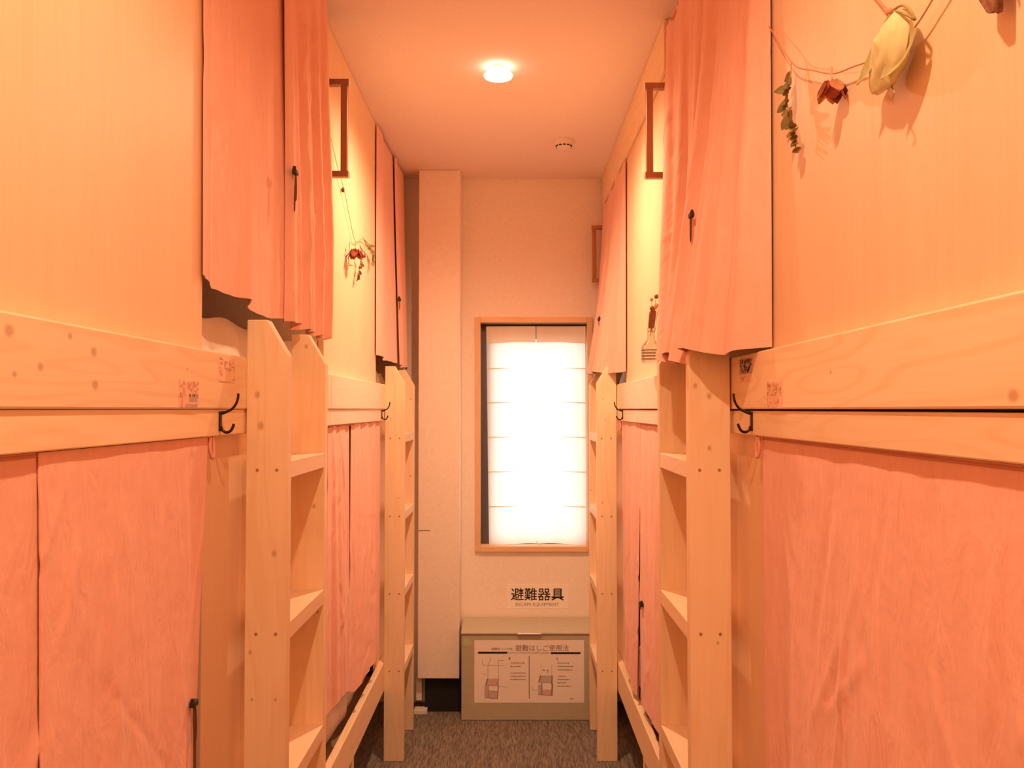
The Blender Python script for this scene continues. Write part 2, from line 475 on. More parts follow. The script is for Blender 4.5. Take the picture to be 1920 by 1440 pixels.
# white noren over the window
nor = empty('window_curtain', ((ix0+ix1)/2, WALL_Y+0.02, iz0), 'white translucent split curtain with sewn cross lines, glowing in the window', 'curtain')
obj('rod', add_tube(new(), [(ix0+0.0005, WALL_Y+0.022, iz1-0.012), (ix1-0.0005, WALL_Y+0.022, iz1-0.012)], 0.005), m_wire, nor)
rng = random.Random(5)
def noren_panel(xa_top, xb_top, xa_bot, xb_bot, seed, name='cloth_panel', zt=iz1-0.006, zb=iz0+0.004, mat=m_noren, dy=0.0):
    r = random.Random(seed); ph = [r.uniform(0, 6.28) for _ in range(4)]
    bm = new(); nu, nv = 28, 60; G = []
    for j in range(nv+1):
        v = j/nv; row = []
        for i in range(nu+1):
            u = i/nu
            x = (xa_top + (xa_bot-xa_top)*v)*(1-u) + (xb_top + (xb_bot-xb_top)*v)*u
            y = WALL_Y + 0.030 + dy + (0.002 + 0.005*v)*math.sin(5.2*u+ph[0]+1.1*v) + 0.0025*v*math.sin(13*u+ph[1]-2*v)
            z = zt + (zb - zt)*v + 0.004*v*math.sin(4*u+ph[2])
            row.append(bm.verts.new((x, y, z)))
        G.append(row)
    for j in range(nv):
        for i in range(nu):
            bm.faces.new((G[j][i], G[j][i+1], G[j+1][i+1], G[j+1][i]))
    return bm
XM = 0.131
panels = []
for (a, b_, c_, d_, sd) in ((ix0+0.030, XM-0.002, ix0+0.046, XM+0.004, 1), (XM+0.002, ix1-0.006, XM+0.0065, ix1-0.004, 2)):
    p = obj('cloth_panel', noren_panel(a, b_, c_, d_, sd), m_noren, nor, smooth=True)
    panels.append((p, a, b_, c_, d_, sd))
    # doubled top band and the sewn cross lines are sub-parts of the panel
    H = (iz1-0.006) - (iz0+0.004)
    def strip(v0, v1, dy, e=0.0):
        return noren_panel(a+e + (c_-a)*v0, b_-e + (d_-b_)*v0, a+e + (c_-a)*v1, b_-e + (d_-b_)*v1, sd, zt=iz1-0.006-H*v0, zb=iz1-0.006-H*v1, dy=dy)
    obj('top_band', strip(0.0, 0.085, -0.006), m_noren_thick, p, smooth=True)
    for zc in (C+0.222, C+0.036, C-0.152, C-0.340, C-0.528):
        v = ((iz1-0.006) - zc) / H
        obj('seam', strip(v-0.0017, v+0.0017, -0.011), m_noren_thick, p, smooth=True)

# ------------------------------------------------------------------ ceiling lamps and smoke detector
for k, (lx, ly) in enumerate(LAMP_SPOTS):
    lab = ['small glowing white ceiling lamp above the middle of the aisle', 'small ceiling lamp over the near bunks, above the photographer', 'added unseen ceiling lamp behind the photographer, fill light for the ladder fronts'][k]
    t = empty('ceiling_lamp', (lx, ly, CEIL), lab, 'lamp', 'ceiling lamps along the aisle')
    obj('mount', add_lathe(new(), [(0.0, 0.0), (0.022, 0.0), (0.022, -0.006), (0.0, -0.006)], (lx, ly, CEIL-0.0005), 24, False), m_plastic, t, smooth=False)
    prof = [(0.016, -0.006), (0.020, -0.012), (0.032, -0.019), (0.047, -0.026), (0.054, -0.033), (0.050, -0.040), (0.0, -0.043)]
    obj('lamp_shade', add_lathe(new(), prof, (lx, ly, CEIL), 32), m_lamp, t, smooth=True)
    ld = bpy.data.lights.new('lamp_light', 'SPOT')
    ld.energy = LAMP_WATTS[k]; ld.color = LAMP_COLOR; ld.spot_size = math.radians(161); ld.spot_blend = LAMP_BLEND[k]; ld.shadow_soft_size = 0.028
    lo = bpy.data.objects.new('lamp_light', ld); COL.objects.link(lo)
    lo.parent = t; lo.location = (0, 0, -0.052)

sx, sy = 0.242, 4.05
sd_ = empty('smoke_detector', (sx, sy, CEIL), 'small round smoke detector on the ceiling before the end wall', 'smoke detector')
obj('base', add_lathe(new(), [(0, 0), (0.050, 0), (0.050, -0.010), (0.044, -0.014), (0, -0.014)], (sx, sy, CEIL-0.0005), 32, False), m_plastic, sd_)
obj('sensor_head', add_lathe(new(), [(0, -0.014), (0.040, -0.014), (0.038, -0.026), (0.030, -0.036), (0.015, -0.040), (0, -0.0405)], (sx, sy, CEIL-0.0005), 32, False), m_plastic, sd_, smooth=True)
for k in range(12):
    a = 2*PI*k/12
    c = Vector((sx+0.0362*math.cos(a), sy+0.0362*math.sin(a), CEIL-0.0285))
    bm = new(); add_box(bm, -0.003, 0.0025, -0.0065, 0.0065, -0.003, 0.003, bev=0.001)
    bmesh.ops.transform(bm, matrix=Matrix.Translation(c) @ Matrix.Rotation(a, 4, 'Z'), verts=bm.verts)
    obj('vent_slot', bm, m_slot, sd_)

# ------------------------------------------------------------------ bunk beds
NM = {-1: 'left', 1: 'right'}
def bunk(s, b, e, up_open, low_open, label, fascia_mat, header):
    t = empty('bunk_bed', (rx(s, 0), b, 0), label, 'bunk bed', 'wooden bunk beds lining the aisle')
    def part(name, r0, r1, y0, y1, z0, z1, mat, bev=0.0015):
        return obj(name, box(rx(s, r0), rx(s, r1), y0, y1, z0, z1, bev=bev), mat, t)
    b += 0.002; e -= 0.002
    top = CEIL - 0.002
    part('bed_board', 0, 0.026, b, e, C, C+0.111, fascia_mat, 0.003)
    part('curtain_rail', 0.005, 0.030, b, e, C-0.0525, C-(0.0006 if s < 0 else 0.0035), m_pine_h if b < 2 else m_pale_h, 0.002)
    u0, u1 = up_open; l0, l1 = low_open
    if u0 > b: part('upper_panel', 0.0265, 0.044, b, u0, C+0.001, top, m_ply)
    if u1 < e - 0.001: part('upper_panel', 0.0265, 0.044, u1, e, C+0.001, top, m_ply)
    if l0 > b + 0.01: part('lower_panel', 0.0265, 0.044, b, l0, 0.312, C-0.036, m_ply)
    if l1 < e: part('lower_panel', 0.0265, 0.044, l1, e, 0.312, C-0.036, m_ply)
    part('lower_bed_rail', 0.000, 0.026, b, e, 0.310, 0.436, m_pine_h, 0.003)
    part('upper_bed_base', 0.046, 1.04, b+0.02, e-0.02, C-0.03, C+0.03, m_plain)
    part('lower_bed_base', 0.046, 1.04, b+0.02, e-0.02, 0.33, 0.385, m_plain)
    part('end_panel', 0.046, 1.04, b, b+0.018, 0.312, top, m_ply)
    part('end_panel', 0.046, 1.04, e-0.018, e, 0.312, top, m_ply)
    for y in (b+0.01, b+0.40, e-0.05):
        part('leg', 0.002, 0.040, y, y+0.038, 0.0, 0.3095, m_pine_v, 0.002)
        part('leg', 0.98, 1.02, y, y+0.038, 0.0, 0.3295, m_pine_v, 0.002)
    if header == 'front': part('header_board', 0.014, 0.026, b, e, CEIL-0.165, top, m_pine_h, 0.002)
    if header == 'back': part('header_board', 0.046, 0.064, b+0.02, e-0.02, CEIL-0.16, top, m_pine_h, 0.002)
    return t

kL = [((0, 0.993-0.66, C+0.089), 0.010), ((0, 1.13-0.66, C+0.0945), 0.006), ((0, 1.195-0.66, C+0.078), 0.009), ((0, 1.20-0.66, C+0.033), 0.009),
      ((0, 1.06-0.66, C+0.051), 0.007), ((0, 1.005-0.66, C+0.040), 0.005), ((0, 1.54-0.66, C+0.07), 0.003)]
kR = [((0, 0.827-0.66, C+0.0126), 0.009), ((0, 1.30-0.66, C+0.055), 0.004)]
m_fL = wood('left_bed_board_pine', PIN_L, PIN_D, 'y', ring=0.4, grain=0.22, knots=kL)
m_fR = wood('right_bed_board_pine', PIN_L, PIN_D, 'y', ring=0.45, grain=0.22, knots=kR)
bunk(-1, BUNK_START, BUNK_MID, (1.685, BUNK_MID-0.004), (0.66, 1.70), 'wooden bunk bed nearest on the left, plain plywood upper panel and knotty bed board', m_fL, None)
bunk(-1, BUNK_MID, BUNK_END, (3.84, BUNK_END-0.002), (2.78, 3.90), 'far wooden bunk bed on the left, next to the pale pillar', m_pale_h, None)
bunk(1, BUNK_START, BUNK_MID, (1.69, BUNK_MID-0.004), (0.66, 1.72), 'wooden bunk bed nearest on the right, dried flowers strung across its upper panel', m_fR, 'back')
bunk(1, BUNK_MID, BUNK_END, (3.83, 4.655), (2.78, 3.90), 'far wooden bunk bed on the right with a board along the ceiling', m_pale_h, 'front')

# ------------------------------------------------------------------ ladders
RAILW, RAILT = 0.0885, 0.036
def ladder(s, d, depth2, label, knots_near, knots_far):
    x_in = {-1: -0.4835, 1: 0.3815}[s]          # aisle edge
    x_wall = x_in + s*RAILW
    t = empty('bunk_ladder', ((x_in+x_wall)/2, d, 0), label, 'ladder', 'wooden ladders up to the top bunks')
    ztop = C + 0.193
    for y0, kn in ((d, knots_near), (depth2, knots_far)):
        prof = [(x_wall, 0.001), (x_in, 0.001), (x_in, ztop-0.077), (x_in + s*0.045, ztop), (x_wall, ztop)]
        mat = wood('ladder_rail_pine', PIN_L, PIN_D, 'z', ring=0.3, grain=0.3, knots=[((p[0]-t.location.x, 0, p[1]), r) for p, r in kn], flat_axis='y') if kn else m_pine_v
        rail = obj('rail', add_prism(new(), prof, 'y', y0, y0+RAILT, bev=0.002), mat, t)
        if y0 == d:
            for zr in (C-0.131, C-0.481, C-0.826, C-1.17):
                for q in (0.022, 0.064):
                    c = Vector((x_in + s*q, d-0.0005, zr))
                    bm = new()
                    add_lathe(bm, [(0, 0), (0.0034, 0), (0.003, 0.001), (0, 0.001)], (0, 0, 0), 10, False)
                    bmesh.ops.transform(bm, matrix=Matrix.Translation(c) @ Matrix.Rotation(PI/2, 4, 'X'), verts=bm.verts)
                    obj('screw', bm, m_screw, rail)
    for zr in (C-0.113, C-0.463, C-0.808, C-1.152):
        obj('rung', box(x_in + s*0.0006, x_wall - s*0.004, d+RAILT+0.0002, depth2-0.0002, zr-0.038, zr, bev=0.002), m_rung, t)
    return t
ladder(-1, 1.885, 2.262, 'wooden bunk ladder nearest on the left, its rails cut at a slant on top',
       [((-0.549, C+0.031), 0.008), ((-0.541, C-0.036), 0.009), ((-0.51, C-0.31), 0.007), ((-0.56, C-0.52), 0.005), ((-0.505, C-0.62), 0.004), ((-0.555, C-0.62), 0.004)],
       [((-0.533, C+0.162), 0.006), ((-0.51, C-0.25), 0.006), ((-0.50, C-0.52), 0.005)])
ladder(-1, 3.940, 4.318, 'far wooden bunk ladder on the left, next to the pale pillar',
       [((-0.545, C-0.045), 0.005), ((-0.51, C-0.4), 0.005)], [((-0.50, C+0.05), 0.006), ((-0.50, C-0.33), 0.006)])
ladder(1, 1.885, 2.262, 'wooden bunk ladder nearest on the right, its top under a pink curtain',
       [((0.425, C+0.028), 0.007), ((0.425, C-0.084), 0.006), ((0.395, C+0.05), 0.006), ((0.44, C-0.5), 0.004)], [((0.40, C-1.0), 0.004)])
ladder(1, 3.940, 4.318, 'far wooden bunk ladder on the right, in front of the window edge',
       [((0.41, C+0.045), 0.005), ((0.405, C-0.42), 0.005), ((0.42, C-0.05), 0.004)], [((0.39, C-0.4), 0.005)])

# ------------------------------------------------------------------ curtains
class Panel:
    """one hanging cloth: a straight top edge, a hem path given as (u, y, out, z), folds that grow downwards"""
    def __init__(self, s, y0, y1, ztop, r, hem, folds, amp, seed, power=1.6, amp_top=0.35, wig=0.004, creases=0, tuck=0.0, bias=0.3, lead=False):
        rg = random.Random(seed)
        self.nu, self.nv = (140, 110) if creases else (84, 60)
        W, H = y1 - y0, ztop - hem[0][2 + 1]
        fr = [(folds*k*rg.uniform(0.85, 1.15), rg.uniform(0, 6.28), w) for k, w in ((1, 1.0), (1.9, 0.5), (3.3, 0.22))]
        CR = []; rg = random.Random(seed + 1000)
        for k in range(creases):
            a = rg.gauss(0, 0.22) if k % 4 else rg.choice((-1, 1))*rg.uniform(0.3, 0.9)
            CR.append((y0 + W*rg.random(), ztop - H*rg.random(), math.sin(a), math.cos(a), rg.uniform(0.06, 0.30), rg.uniform(0.006, 0.014), rg.choice((1, 1, -1))*rg.uniform(0.0015, 0.0045)))
        G = []
        for j in range(self.nv+1):
            v = j/self.nv; row = []
            for i in range(self.nu+1):
                u = i/self.nu
                hy, ho, hz = interp(hem, u)
                k = v**power
                uu = u + 0.02*math.sin(3*v+seed)*math.sin(PI*u)
                f = sum(w*math.sin(n*2*PI*uu + p + 0.5*v*math.sin(p*3)) for n, p, w in fr)
                f = math.copysign(abs(f)**0.85, f)
                y = (y0 + (y1-y0)*u)*(1-k) + hy*k
                a = amp*(amp_top + (1-amp_top)*min(1, v*1.4))
                out = -r + ho*k + a*(f + bias)*((1 if lead else min(1, u/0.07))*min(1, (1-u)/0.07))**0.7
                z = ztop + (hz - ztop)*v + (wig*f*(v**6))
                if tuck and u > 0.70: out -= tuck*(1 - math.cos(PI*(u-0.70)/0.30))/2
                for cy, cz, sa, ca, ln, w, hgt in CR:
                    t = (y-cy)*sa + (z-cz)*ca; d = (y-cy)*ca - (z-cz)*sa
                    if abs(t) < ln and abs(d) < 3*w: out += hgt*math.exp(-(d/w)**2)*(1-(t/ln)**2)*min(1, v*8)
                row.append(Vector((FACE[s] - s*out, y, z)))
            G.append(row)
        self.G = G; self.s = s
    def mesh(self, thick=0.0018):
        bm = new(); s = self.s
        F = [[bm.verts.new(p) for p in row] for row in self.G]
        B = [[bm.verts.new(p + Vector((s*thick, 0, 0))) for p in row] for row in self.G]
        nu, nv = self.nu, self.nv
        for j in range(nv):
            for i in range(nu):
                bm.faces.new((F[j][i], F[j][i+1], F[j+1][i+1], F[j+1][i]))
                bm.faces.new((B[j][i], B[j+1][i], B[j+1][i+1], B[j][i+1]))
        rim = [(0, i) for i in range(nu)] + [(j, nu) for j in range(nv)] + [(nv, i) for i in range(nu, 0, -1)] + [(j, 0) for j in range(nv, 0, -1)]
        for (a, b_), (c, d) in zip(rim, rim[1:] + rim[:1]):
            bm.faces.new((F[a][b_], B[a][b_], B[c][d], F[c][d]))
        return bm
    def surf(self, y, z):
        return min((p for row in self.G for p in row), key=lambda p: (p.y-y)**2 + (p.z-z)**2).copy()

def curtain(s, label, mat, panels, ztop, r, ymin, ymax, rod=True):
    zb = min(h[3] for p in panels for h in p['hem'])
    t = empty('bunk_curtain', (rx(s, r), (ymin+ymax)/2, zb), label, 'curtain', 'pink linen curtains over the bunk openings')
    out = []
    for p in panels:
        P = Panel(s, p['y0'], p['y1'], p.get('ztop', ztop), r - p.get('fwd', 0), p['hem'], p.get('folds', 3), p.get('amp', 0.01), p['seed'], p.get('power', 1.6), p.get('amp_top', 0.35), p.get('wig', 0.004), p.get('creases', 0), p.get('tuck', 0.0), p.get('bias', 0.3), p.get('lead', False))
        obj('cloth_panel', P.mesh(), mat, t, smooth=True)
        out.append(P)
    if rod:
        obj('cord', add_tube(new(), [(rx(s, r), ymin, ztop-0.004), (rx(s, r), ymax, ztop-0.004)], 0.0025, 6), m_twine, t)
    return t, out

def tie(t, P, y, z, loops, s, size=0.009, off=0.006):
    """dark cord stopper with hanging loops, a part of its curtain"""
    near = [q for pn in P for row in pn.G for q in row if abs(q.y-y) < 0.022 and abs(q.z-z) < 0.02]
    p = Vector((min(near, key=lambda q: s*q.x).x - s*off, y, z))
    rg = random.Random(int(y*1000))
    bm = new()
    add_box(bm, p.x-size*0.6, p.x+size*0.6, p.y-size*1.3, p.y+size*1.3, p.z-size*0.7, p.z+size*0.7, bev=size*0.3)
    add_ball(bm, (p.x, p.y-size*0.9, p.z+size*0.9), size*0.5, sub=1)
    st = obj('cord_stopper', bm, m_toggle, t)
    for (dy, dz, w) in loops:
        q = []
        for k in range(13):
            a = 2*PI*k/12 - PI/2
            yy = p.y + dy*(0.5+0.5*math.sin(a)) + w*math.cos(a)
            zz = p.z - dz*(0.5+0.5*math.sin(a))
            q.append((p.x - s*0.001, yy, zz))
        obj('cord_loop', add_tube(new(), q, 0.0013, 6), m_cord, st)

HT = CEIL - 0.012
# upper left near
t, P = curtain(-1, 'pink curtain over the upper left near bunk, hem lifted above white bedding', m_pink, [
    dict(y0=1.650, y1=2.30, seed=11, creases=14, tuck=0.016, bias=1.0, folds=2.1, amp=0.011, power=1.2, hem=[(0, 1.660, 0.004, C+0.256), (0.06, 1.70, 0.004, C+0.252), (0.085, 1.70, 0.006, C+0.238), (0.45, 1.90, 0.010, C+0.226), (0.52, 1.93, 0.010, C+0.220), (1, 2.27, 0.014, C+0.214)], wig=0.003),
    dict(y0=2.165, y1=2.67, seed=23, lead=True, creases=22, bias=1.1, folds=3.2, amp=0.016, power=1.2, fwd=0.012, hem=[(0, 2.13, 0.012, C+0.216), (0.5, 2.40, 0.016, C+0.203), (1, 2.62, 0.010, C+0.206)])],
    HT, 0.019, 1.69, 2.765)
tie(t, P, 2.155, C+0.588, [(0.004, 0.07, 0.007), (-0.010, 0.10, 0.004)], -1, 0.010)
# upper left far
t, P = curtain(-1, 'pink curtain over the upper left far bunk beside the pillar', m_pink, [
    dict(y0=3.785, y1=4.36, seed=31, tuck=0.008, bias=0.9, folds=1.6, amp=0.007, hem=[(0, 3.80, 0.0, C+0.232), (0.5, 4.06, 0.01, C+0.226), (1, 4.36, 0.02, C+0.214)]),
    dict(y0=4.27, y1=4.69, seed=37, lead=True, bias=0.9, folds=1.6, amp=0.009, fwd=0.010, hem=[(0, 4.27, 0.02, C+0.214), (1, 4.66, 0.022, C+0.212)])],
    HT, 0.018, 3.845, 4.69)
tie(t, P, 4.26, C+0.535, [(0.0, 0.05, 0.008)], -1, 0.011)
# upper right near
t, P = curtain(1, 'pink curtain over the upper right near bunk, draped outside the ladder top', m_pink, [
    dict(y0=1.655, y1=2.20, seed=41, creases=22, bias=1.0, folds=2.4, amp=0.014, power=2.0, hem=[(0, 1.665, 0.0, C+0.118), (0.12, 1.72, 0.050, C+0.107), (0.3, 1.80, 0.082, C+0.116), (0.5, 1.87, 0.108, C+0.130), (1, 2.10, 0.115, C+0.128)], wig=0.002),
    dict(y0=2.17, y1=2.765, seed=43, creases=22, bias=1.0, folds=3.2, amp=0.015, power=2.7, fwd=-0.004, hem=[(0, 1.90, 0.118, C+0.102), (0.4, 2.03, 0.115, C+0.106), (0.8, 2.17, 0.108, C+0.118), (1, 2.235, 0.100, C+0.125)])],
    C+1.205, 0.020, 1.70, 2.765)
tie(t, P, 2.02, C+0.45, [(0.003, 0.06, 0.007)], 1, 0.009)
# upper right far
t, P = curtain(1, 'pink curtain over the upper right far bunk under the ceiling board', m_pink, [
    dict(y0=3.775, y1=4.28, seed=51, bias=0.9, folds=1.4, amp=0.007, hem=[(0, 3.79, 0.0, C+0.165), (0.15, 3.87, 0.03, C+0.163), (0.5, 4.02, 0.100, C+0.168), (1, 4.25, 0.112, C+0.172)]),
    dict(y0=4.26, y1=4.645, seed=53, bias=0.9, folds=1.4, amp=0.009, hem=[(0, 4.22, 0.115, C+0.172), (0.6, 4.42, 0.10, C+0.176), (1, 4.58, 0.05, C+0.18)])],
    CEIL-0.17, 0.018, 3.84, 4.645)
tie(t, P, 4.19, C+0.43, [(0.0, 0.03, 0.006)], 1, 0.011)
# lower curtains
LT = C - 0.0540
t, P = curtain(-1, 'pink creased curtain over the lower left near bunk, split down the middle', m_pink_low, [
    dict(y0=0.68, y1=1.105, seed=61, creases=34, folds=1.5, amp=0.004, amp_top=0.1, hem=[(0, 0.68, 0.0, 0.50), (1, 1.10, 0.004, 0.50)]),
    dict(y0=1.085, y1=1.69, seed=63, creases=34, folds=2.2, amp=0.0035, amp_top=0.1, fwd=0.004, power=0.8, hem=[(0, 1.105, 0.006, 0.50), (0.5, 1.36, 0.008, 0.50), (1, 1.585, 0.006, 0.50)])],
    LT, 0.0175, 0.68, 1.69)
tie(t, P, 1.592, C-0.53, [(0.006, 0.07, 0.007), (0.008, 0.24, 0.004)], -1, 0.0085)
t, P = curtain(-1, 'pink creased curtain over the lower left far bunk, ragged hem above white bedding', m_pink_low, [
    dict(y0=2.80, y1=3.165, seed=71, creases=18, folds=2.6, amp=0.010, amp_top=0.2, hem=[(0, 2.80, 0.0, 0.60), (0.5, 2.98, 0.006, 0.59), (0.8, 3.1, 0.004, 0.575), (1, 3.19, 0.0, 0.585)], wig=0.01),
    dict(y0=3.19, y1=3.885, seed=73, creases=18, folds=4.0, amp=0.012, amp_top=0.2, fwd=0.002, hem=[(0, 3.17, 0.0, 0.575), (0.12, 3.25, 0.006, 0.53), (0.5, 3.5, 0.004, 0.52), (0.8, 3.7, 0.002, 0.505), (1, 3.87, 0.0, 0.50)], wig=0.012)],
    LT, 0.0165, 2.80, 3.885)
t, P = curtain(1, 'pink creased curtain over the lower right near bunk, hung from a corner hook', m_pink_low, [
    dict(y0=0.68, y1=1.135, seed=81, creases=34, folds=1.6, amp=0.004, amp_top=0.1, hem=[(0, 0.68, 0.0, 0.50), (1, 1.135, 0.006, 0.50)]),
    dict(y0=1.130, y1=1.715, seed=83, creases=34, folds=2.4, amp=0.004, amp_top=0.1, hem=[(0, 1.130, 0.006, 0.50), (1, 1.70, 0.004, 0.50)])],
    LT, 0.0175, 0.68, 1.715)
t, P = curtain(1, 'pink creased curtain over the lower right far bunk, gathered with a dark stopper', m_pink_low, [
    dict(y0=2.80, y1=3.36, seed=91, creases=18, folds=2.6, amp=0.006, amp_top=0.15, hem=[(0, 2.80, 0.0, 0.50), (0.6, 3.05, 0.004, 0.485), (1, 3.30, 0.006, 0.47)], wig=0.008),
    dict(y0=3.34, y1=3.875, seed=93, creases=18, folds=2.2, amp=0.008, amp_top=0.15, fwd=0.003, hem=[(0, 3.38, 0.010, 0.46), (0.5, 3.58, 0.008, 0.475), (1, 3.80, 0.0, 0.52)], wig=0.008)],
    LT, 0.0165, 2.80, 3.875)
tie(t, P, 3.25, C-0.72, [(0.0, 0.02, 0.006)], 1, 0.012)

# clear plastic corner hooks holding the lower curtains' cords
m_clip = flat('pink_plastic_clip', (0.80, 0.40, 0.30), 0.3)
for s, y, lab in ((-1, 1.695, 'small pink cord hook under the rail at the lower left near curtain corner'), (1, 1.72, 'small pink cord hook under the rail at the lower right near curtain corner'),
                  (1, 3.89, 'small pink cord hook under the rail at the lower right far curtain corner')):
    x = rx(s, 0.010); z = C - 0.054
    pts = smooth_path([(x, y-0.006, z), (x, y-0.006, z-0.022), (x - s*0.002, y, z-0.040), (x - s*0.002, y+0.008, z-0.034), (x - s*0.001, y+0.008, z-0.010), (x, y+0.003, z-0.0005)], 5)
    tag(obj('cord_hook', add_tube(new(), pts, 0.0035, 8), m_clip, smooth=True), lab, 'hook', 'pink cord hooks under the curtain rails')

# ------------------------------------------------------------------ bedding
def futon(s, y0, y1, z0, z1, label, seed, r0=0.052):
    rg = random.Random(seed); ph = [rg.uniform(0, 6.28) for _ in range(8)]
    bm = new(); n_y, n_s = 70, 40; W = 0.86; h = z1 - z0
    rows = []
    for i in range(n_y+1):
        y = y0 + (y1-y0)*i/n_y; row = []
        e = min(1, min(i, n_y-i)/4.0)**0.5
        for k in range(n_s+1):
            # profile: front bottom -> front bulge -> top -> back
            q = k/n_s
            if q < 0.3:
                a = q/0.3*PI/2*1.0
                r = 0.045*(1-math.sin(a)); z = z0 + h*(1-math.cos(a))*1.0
                r = 0.05 - 0.05*math.sin(a*2)*0.6
            else:
                r = 0.05 + (W-0.05)*(q-0.3)/0.7; z = z1
                if q > 0.95: z = z1 - h*(q-0.95)/0.05*0.98
            lump = 0.005*math.sin(9*y+ph[0]+3*r*4) + 0.003*math.sin(21*y+ph[1]+17*r) + 0.0015*math.sin(43*y+ph[2]-25*r)
            w = min(1, q/0.15) * (1 if q < 0.95 else 0)
            z += lump*w*e - (1-e)*h*0.35*w
            r -= (0.012*math.sin(12*y+ph[3]) + 0.006*math.sin(31*y+ph[4]))*min(1, q/0.1)*(1 if q < 0.35 else 0)*0.6
            r = max(r, 0.004)
            row.append(bm.verts.new((rx(s, r0 + r), y, max(z, z0))))
        rows.append(row)
    for A, B in zip(rows, rows[1:]):
        for k in range(n_s):
            bm.faces.new((A[k], B[k], B[k+1], A[k+1]))
        bm.faces.new((A[0], A[-1], B[-1], B[0]))
    bm.faces.new(rows[0]); bm.faces.new(rows[-1][::-1])
    o = obj('futon', bm, m_futon, smooth=True)
    return tag(o, label, 'bedding', 'white futons on the bunks')
futon(-1, 1.69, BUNK_MID-0.03, C+0.031, C+0.196, 'thick white futon in the upper left near bunk under the lifted hem', 3, 0.028)
futon(-1, BUNK_MID+0.04, BUNK_END-0.06, C+0.031, C+0.185, 'white futon in the upper left far bunk, a small corner showing', 4)
futon(-1, BUNK_MID+0.04, BUNK_END-0.06, 0.386, 0.545, 'white futon in the lower left far bunk behind the bed rail', 5, 0.045)
futon(1, BUNK_MID+0.04, BUNK_END-0.06, C+0.031, C+0.185, 'white futon in the upper right far bunk, barely showing', 6)
futon(1, BUNK_MID+0.04, BUNK_END-0.06, 0.386, 0.50, 'white futon in the lower right far bunk behind the bed rail', 7, 0.045)

# ------------------------------------------------------------------ coat hooks
def coat_hook(s, y, label):
    x = rx(s, 0.005)
    t = empty('coat_hook', (x, y, C-0.046), label, 'hook', 'bronze double hooks beside the ladders')
    obj('back_plate', box(x - s*0.0002, x - s*0.0035, y-0.006, y+0.006, C-0.044, C-0.005, bev=0.0012), m_wire, t)
    def pr(pts): return smooth_path([(x - s*o, y, C+z) for o, z in pts], 6)
    up = pr([(0.003, -0.008), (0.012, -0.006), (0.024, 0.000), (0.032, 0.010), (0.036, 0.022), (0.0365, 0.031)])
    obj('upper_prong', add_tube(new(), up, [0.0042 - 0.0016*min(1, i/8) for i in range(len(up))], 8), m_wire, t, smooth=True)
    lo = pr([(0.003, -0.034), (0.006, -0.042), (0.014, -0.046), (0.022, -0.043), (0.027, -0.034), (0.028, -0.029)])
    obj('lower_prong', add_tube(new(), lo, 0.0028, 8), m_wire, t, smooth=True)
coat_hook(-1, 1.727, 'bronze double coat hook on the left near rail, below two worn labels')
coat_hook(1, 1.746, 'bronze double coat hook on the right near rail beside the ladder')
coat_hook(-1, 3.87, 'bronze double coat hook on the left far rail, small in the distance')
coat_hook(1, 3.777, 'bronze double coat hook on the right far rail, small in the distance')

# ------------------------------------------------------------------ grab handles
def grab(s, y, z0, z1, label):
    face = rx(s, 0.0265 if y < 4.5 else 0.0265); out = {-1: -0.527, 1: 0.429}[s]
    t = empty('grab_handle', (face, y, C+z0), label, 'handle', 'wooden grab handles on the upper bunks')
    obj('grip', box(out + s*0.002, out + s*0.024, y-0.011, y+0.011, C+z0+0.018, C+z1-0.018, bev=0.003), m_handle, t)
    for za, zb_ in ((z0, z0+0.019), (z1-0.019, z1)):
        br = obj('bracket', box(out, face - s*0.0003, y-0.013, y+0.013, C+za, C+zb_, bev=0.002), m_handle, t)
        obj('bracket_cap', box(out - s*0.0035, out - s*0.0001, y-0.012, y+0.012, C+za-0.001, C+zb_+0.001, bev=0.001), m_brass, br)
        bm = new(); add_lathe(bm, [(0, 0), (0.005, 0), (0.004, 0.004), (0, 0.005)], (0, 0, 0), 12, False)
        bmesh.ops.transform(bm, matrix=Matrix.Translation((face - s*0.008, y, C+(za-0.006 if za == z0 else zb_+0.001))), verts=bm.verts)
        obj('screw', bm, m_brass, br)
grab(-1, 2.795, 0.745, 1.062, 'wooden grab handle on the left, at the edge of the pink curtain')
grab(1, 2.79, 0.740, 1.048, 'wooden grab handle on the right near bunk at the far edge of its pink curtain')
grab(1, 4.678, 0.680, 0.985, 'narrow grab handle on the far right, against the end wall')

# ------------------------------------------------------------------ escape ladder box
BX0, BX1, BY0, BY1, BZ = -0.258, 0.440, 4.452, 4.732, 0.447
eb = empty('escape_ladder_box', ((BX0+BX1)/2, (BY0+BY1)/2, 0), 'olive steel escape equipment chest on the floor under the window', 'storage box')
obj('body', box(BX0+0.002, BX1-0.002, BY0, BY1, 0.0008, 0.4285, bev=0.004), m_olive, eb)
bm = new()
add_prism(bm, [(BY0-0.006, 0.4315), (BY1-0.002, 0.4290), (BY1-0.002, 0.4530), (BY1-0.03, 0.4530), (BY0-0.006, 0.4420)], 'x', BX0, BX1, bev=0.003)
lid = obj('lid', bm, m_olive_lid, eb)
obj('lid_handle', box(0.028, 0.148, BY0-0.016, BY0-0.0065, 0.4325, 0.4405, bev=0.0015), m_chrome, lid)

